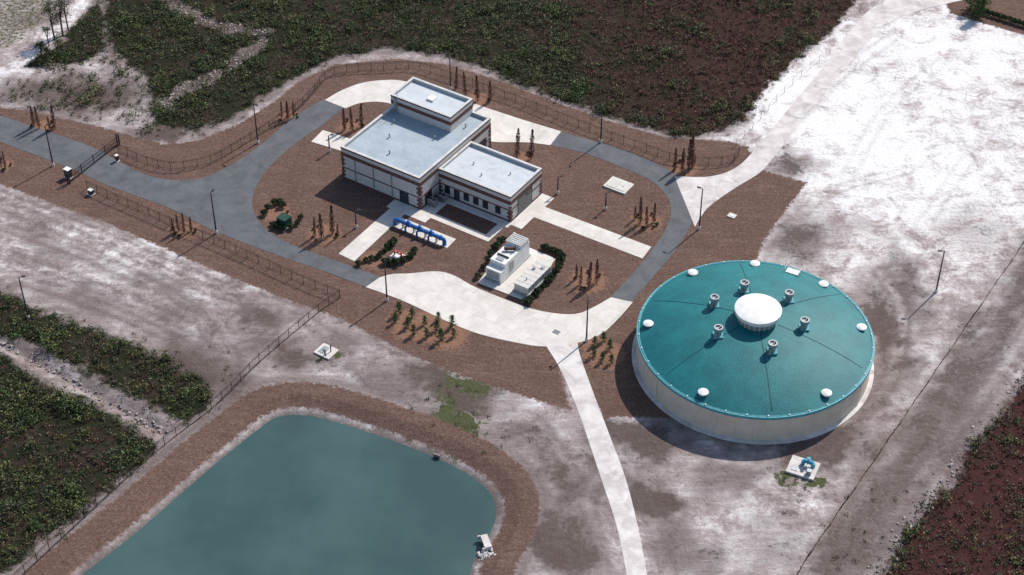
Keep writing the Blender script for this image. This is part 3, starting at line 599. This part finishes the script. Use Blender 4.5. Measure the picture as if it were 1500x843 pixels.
def row(L,n):
    P=smooth(L,8)
    for i in range(n): p=P[int(i*(len(P)-1)/max(1,n-1))]; HD.append((p[0]+random.uniform(-1.5,1.5),p[1]+random.uniform(-1,1)))
row([(795,366),(812,371),(824,380),(815,398),(796,422),(776,442)],18); row([(737,352),(722,372),(698,408)],8); row([(527,388),(540,383),(553,380)],4); row([(556,378),(566,366),(578,357)],7); row([(565,386),(580,388),(596,382),(608,370)],9); row([(768,443),(776,446)],2)
row([(388,316),(396,304),(408,298),(414,304)],5); row([(398,330),(412,338),(430,334),(440,320)],6)
for i,(u,v) in enumerate(HD): inst('hedge_shrub',BU[i%3],u,v,random.uniform(.75,1.15))
for i in range(14): inst('hedge_shrub',BU[i%3],1432+i*6,18+i*1.9,1.1)
for u,v in((1428,28),(1436,26),(1440,12),(1422,14)): inst('pine_tree',PI[0],u,v,2.2)
def tree(seed,hgt=8,cr=2.6,pal=None):
    r_=random.Random(seed); blobs=[]; segs=[((0,0,0),(0.1,0,hgt*.55),.2,.13)]
    for i in range(9):
        a=r_.uniform(0,6.28); z=hgt*r_.uniform(.45,.95); rr=cr*r_.uniform(.3,1)*(1.25-z/hgt); e=(rr*math.cos(a),rr*math.sin(a),z); segs.append(((0.05,0,hgt*r_.uniform(.3,.55)),e,.08,.02)); blobs.append(e)
    pts=[]
    for e in blobs: pts.append(np.array(e)+rng.normal(0,1,(80,3))*np.array([.5,.5,.35]))
    c=np.concatenate(pts); n=len(c)
    return veg_mesh('tree',c,rng.uniform(.06,.13,n),colmix(n,pal or [(.05,.075,.035),(.08,.10,.045),(.11,.11,.06),(.03,.045,.02)],.4),lambda q:[q.cyl(a,b,r0,r1,n=6) for a,b,r0,r1 in segs])
TR=[tree(i,8+i,2.4) for i in range(3)]
for i,(u,v,s) in enumerate([(80,58,1.),(92,52,1.1),(100,44,.9),(72,68,.6),(86,76,.5),(112,72,.5)]): inst('pine_tree',TR[i%3],u,v,s)
def palm():
    cs=[];ss=[]
    for j in range(30):
        a=rng.uniform(0,6.28); e=rng.uniform(-.3,1.1)
        for t in np.linspace(.1,1,14): cs.append((1.3*t*math.cos(a)*math.cos(e),1.3*t*math.sin(a)*math.cos(e),3.0+1.3*t*math.sin(e)-.6*t*t)); ss.append(.11)
    c=np.array(cs)+rng.normal(0,.05,(len(cs),3)); return veg_mesh('palm',c,np.array(ss),colmix(len(c),[(.04,.06,.025),(.07,.08,.035)],.3),lambda q:q.cyl((0,0,0),(0,0,3.0),.2,.16,n=8))
PM=palm()
for u,v,s in((62,86,1.),(70,90,.8)): inst('palm_tree',PM,u,v,s)
# scrub : one mass
N=92000
px=rng.uniform(-122,125,N); py=rng.uniform(-88,130,N)
k0=np.abs(px)<((py-Y0)*cP+H*sP)*.30+8; px,py=px[k0],py[k0]; N=len(px)
s4=np.maximum.reduce([sdf(p,px,py) for p in VP]); inV0=sdf(V0,px,py)>0
n1=vnoise(px,py,.5,3); dcr=ldist(CREEK,px,py); s4=np.minimum(s4,dcr-1.3-1.2*n1); s4=np.minimum(s4,ldist(DITCH,px,py)-1.4-.6*n1); s4=np.minimum(s4,ldist(SROAD,px,py)-3.)
cl=vnoise(px,py,.28,9); cl2=vnoise(px,py,.9,21); cl3=vnoise(px,py,.11,33)
inV4=sdf(V4,px,py)>-1
dens=np.clip(.72+.42*cl+.15*cl2,.2,1.); keep=(s4>.0+.9*cl2)&(rng.uniform(0,1,N)<dens)&~inV0
cx,cy=G(130,135); thin=(s4<=0)&(sdf(MU,px,py)<-1)&(ldist(SROAD,px,py)>3)&(rng.uniform(0,1,N)<.5*(cl2>-.2)*np.exp(-(((px-cx)/16)**2+((py-cy)/12)**2)))
keep|=thin
px,py,cl,cl2,cl3,inV4,s4=[a[keep] for a in (px,py,cl,cl2,cl3,inV4,s4)]; n=len(px)
rustp=np.clip((px+6)/45,0,.70)*(py>20)+.72*inV4+.12; edge=np.exp(-np.maximum(s4,0)/3.)*.5
isr=rng.uniform(0,1,n)<np.clip(rustp-cl*.5-cl3*.45-edge,0.03,.92)
pg=np.array([(.085,.120,.045),(.055,.085,.03),(.12,.13,.05),(.095,.12,.04),(.045,.068,.027),(.10,.088,.05),(.15,.15,.06),(.07,.095,.04)])*1.0; pr_=np.array([(.17,.068,.054),(.125,.05,.042),(.10,.06,.045),(.19,.09,.075),(.075,.045,.035),(.14,.10,.085)])
base=np.where(isr[:,None],pr_[rng.integers(0,6,n)],pg[rng.integers(0,8,n)])
big=(rng.uniform(0,1,n)<(.09+.07*cl))&~isr
rad=np.where(isr,rng.uniform(.25,.6,n),rng.uniform(.25,.75,n)*(1+.25*cl)); rad=np.where(big,rng.uniform(.8,1.6,n),rad); hg=np.where(isr,rng.uniform(.35,.85,n),rad*rng.uniform(.9,1.5,n))
K=np.clip(9+22*rad+26*rad*rad,11,90).astype(int); ci=np.repeat(np.arange(n),K); m=len(ci)
th=rng.uniform(0,6.28,m); cz=rng.uniform(0,1,m); rr=rng.uniform(.4,1.2,m)*(1+.3*np.sin(3*th+ci)); sr=np.sqrt(1-cz**2*.9)
c=np.stack([px[ci]+rr*sr*np.cos(th)*rad[ci],py[ci]+rr*sr*np.sin(th)*rad[ci],.06+rr*cz*hg[ci]*1.1],-1)
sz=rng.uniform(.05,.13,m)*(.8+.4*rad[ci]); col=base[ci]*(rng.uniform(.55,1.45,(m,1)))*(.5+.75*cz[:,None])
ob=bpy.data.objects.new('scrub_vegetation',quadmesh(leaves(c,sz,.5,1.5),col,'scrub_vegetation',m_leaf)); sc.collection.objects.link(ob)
print('SCRUB',n,'clumps',m)
N=9000; px=rng.uniform(-110,110,N); py=rng.uniform(-70,95,N)
gx=np.zeros(N)
for (u,v,r) in [(668,630,6),(655,600,4),(690,560,5),(1176,700,4),(480,522,3.),(240,190,5),(150,150,7),(1085,222,3),(620,632,4),(130,70,6),(300,560,6),(1300,800,8)]:
    x,y=G(u,v); gx=np.maximum(gx,np.exp(-((px-x)**2+(py-y)**2)/r**2))
kp=(rng.uniform(0,1,N)<gx*.8)|((rng.uniform(0,1,N)<.5)&(np.abs(np.maximum.reduce([sdf(p,px,py) for p in (V1,V2,V3,V4)])+.7)<1.5)); kp&=sdf(MU,px,py)<-.5; kp&=sdf(POND,px,py)<-4
px,py=px[kp],py[kp]; n=len(px); K=16; ci=np.repeat(np.arange(n),K); m=len(ci)
c=np.stack([px[ci]+rng.normal(0,.22,m),py[ci]+rng.normal(0,.22,m),rng.uniform(.02,.3,m)],-1)
pw=np.array([(.06,.09,.03),(.10,.11,.05),(.12,.08,.05)])[rng.integers(0,3,n)]
ob=bpy.data.objects.new('weed_tufts',quadmesh(leaves(c,rng.uniform(.04,.1,m),.3,2.),pw[ci]*rng.uniform(.6,1.3,(m,1)),'weed_tufts',m_leaf)); sc.collection.objects.link(ob)
# rubble lining the dry creek and ditch, debris along the silt fence
q=MB(); rr_=random.Random(5)
EDGE=smooth(GL([(1510,545),(1425,645),(1375,715),(1325,775),(1283,843)]),4)
for line,wd,cnt,zz in ((CREEK,1.5,420,.02),(DITCH,.9,150,-.35),(EDGE,1.2,160,.03)):
    for i in range(cnt):
        t=rr_.uniform(0,len(line)-1.001); j=int(t); f=t-j; x=line[j][0]*(1-f)+line[j+1][0]*f+rr_.gauss(0,wd*.6); y=line[j][1]*(1-f)+line[j+1][1]*f+rr_.gauss(0,wd*.6); s_=rr_.uniform(.05,.24)
        q.M=Matrix.Translation((x,y,zz))@Matrix.Rotation(rr_.uniform(0,3),4,Vector((rr_.random(),rr_.random(),1)).normalized()); q.box(-s_,s_,-s_*.7,s_*.7,-s_*.5,s_*.5,0)
q.M=Matrix.Identity(4); q.make('rubble',[simple('limestone_rubble',(.42,.38,.36),(.18,.155,.14),.8,.9)])
# ---------------------------------------------------------------- light, sky, camera
S=Vector((.65,.76,0)).normalized(); el=math.radians(44); sd=Vector((S.x*math.cos(el),S.y*math.cos(el),math.sin(el)))
L=bpy.data.lights.new('sun','SUN'); L.energy=5.0; L.angle=math.radians(.6); L.color=(1,.945,.875); lo=bpy.data.objects.new('sun',L); sc.collection.objects.link(lo); lo.rotation_euler=sd.to_track_quat('Z','Y').to_euler(); lo.location=(0,0,100)
w=bpy.data.worlds.new('World'); sc.world=w; w.use_nodes=True; t=w.node_tree; sk=t.nodes.new('ShaderNodeTexSky'); sk.sky_type='NISHITA'; sk.sun_disc=False; sk.sun_elevation=el; sk.sun_rotation=math.atan2(S.x,S.y)
t.links.new(sk.outputs[0],t.nodes['Background'].inputs[0]); t.nodes['Background'].inputs[1].default_value=.14
cam=bpy.data.cameras.new('camera'); cam.sensor_width=36; cam.lens=36*FL/1500; cam.clip_end=20000; cam.clip_start=1
co_=bpy.data.objects.new('camera',cam); sc.collection.objects.link(co_); co_.location=(0,Y0,H); co_.rotation_euler=(math.radians(50),0,0); sc.camera=co_
sc.view_settings.view_transform='Standard'; sc.view_settings.look='None'; sc.view_settings.exposure=0
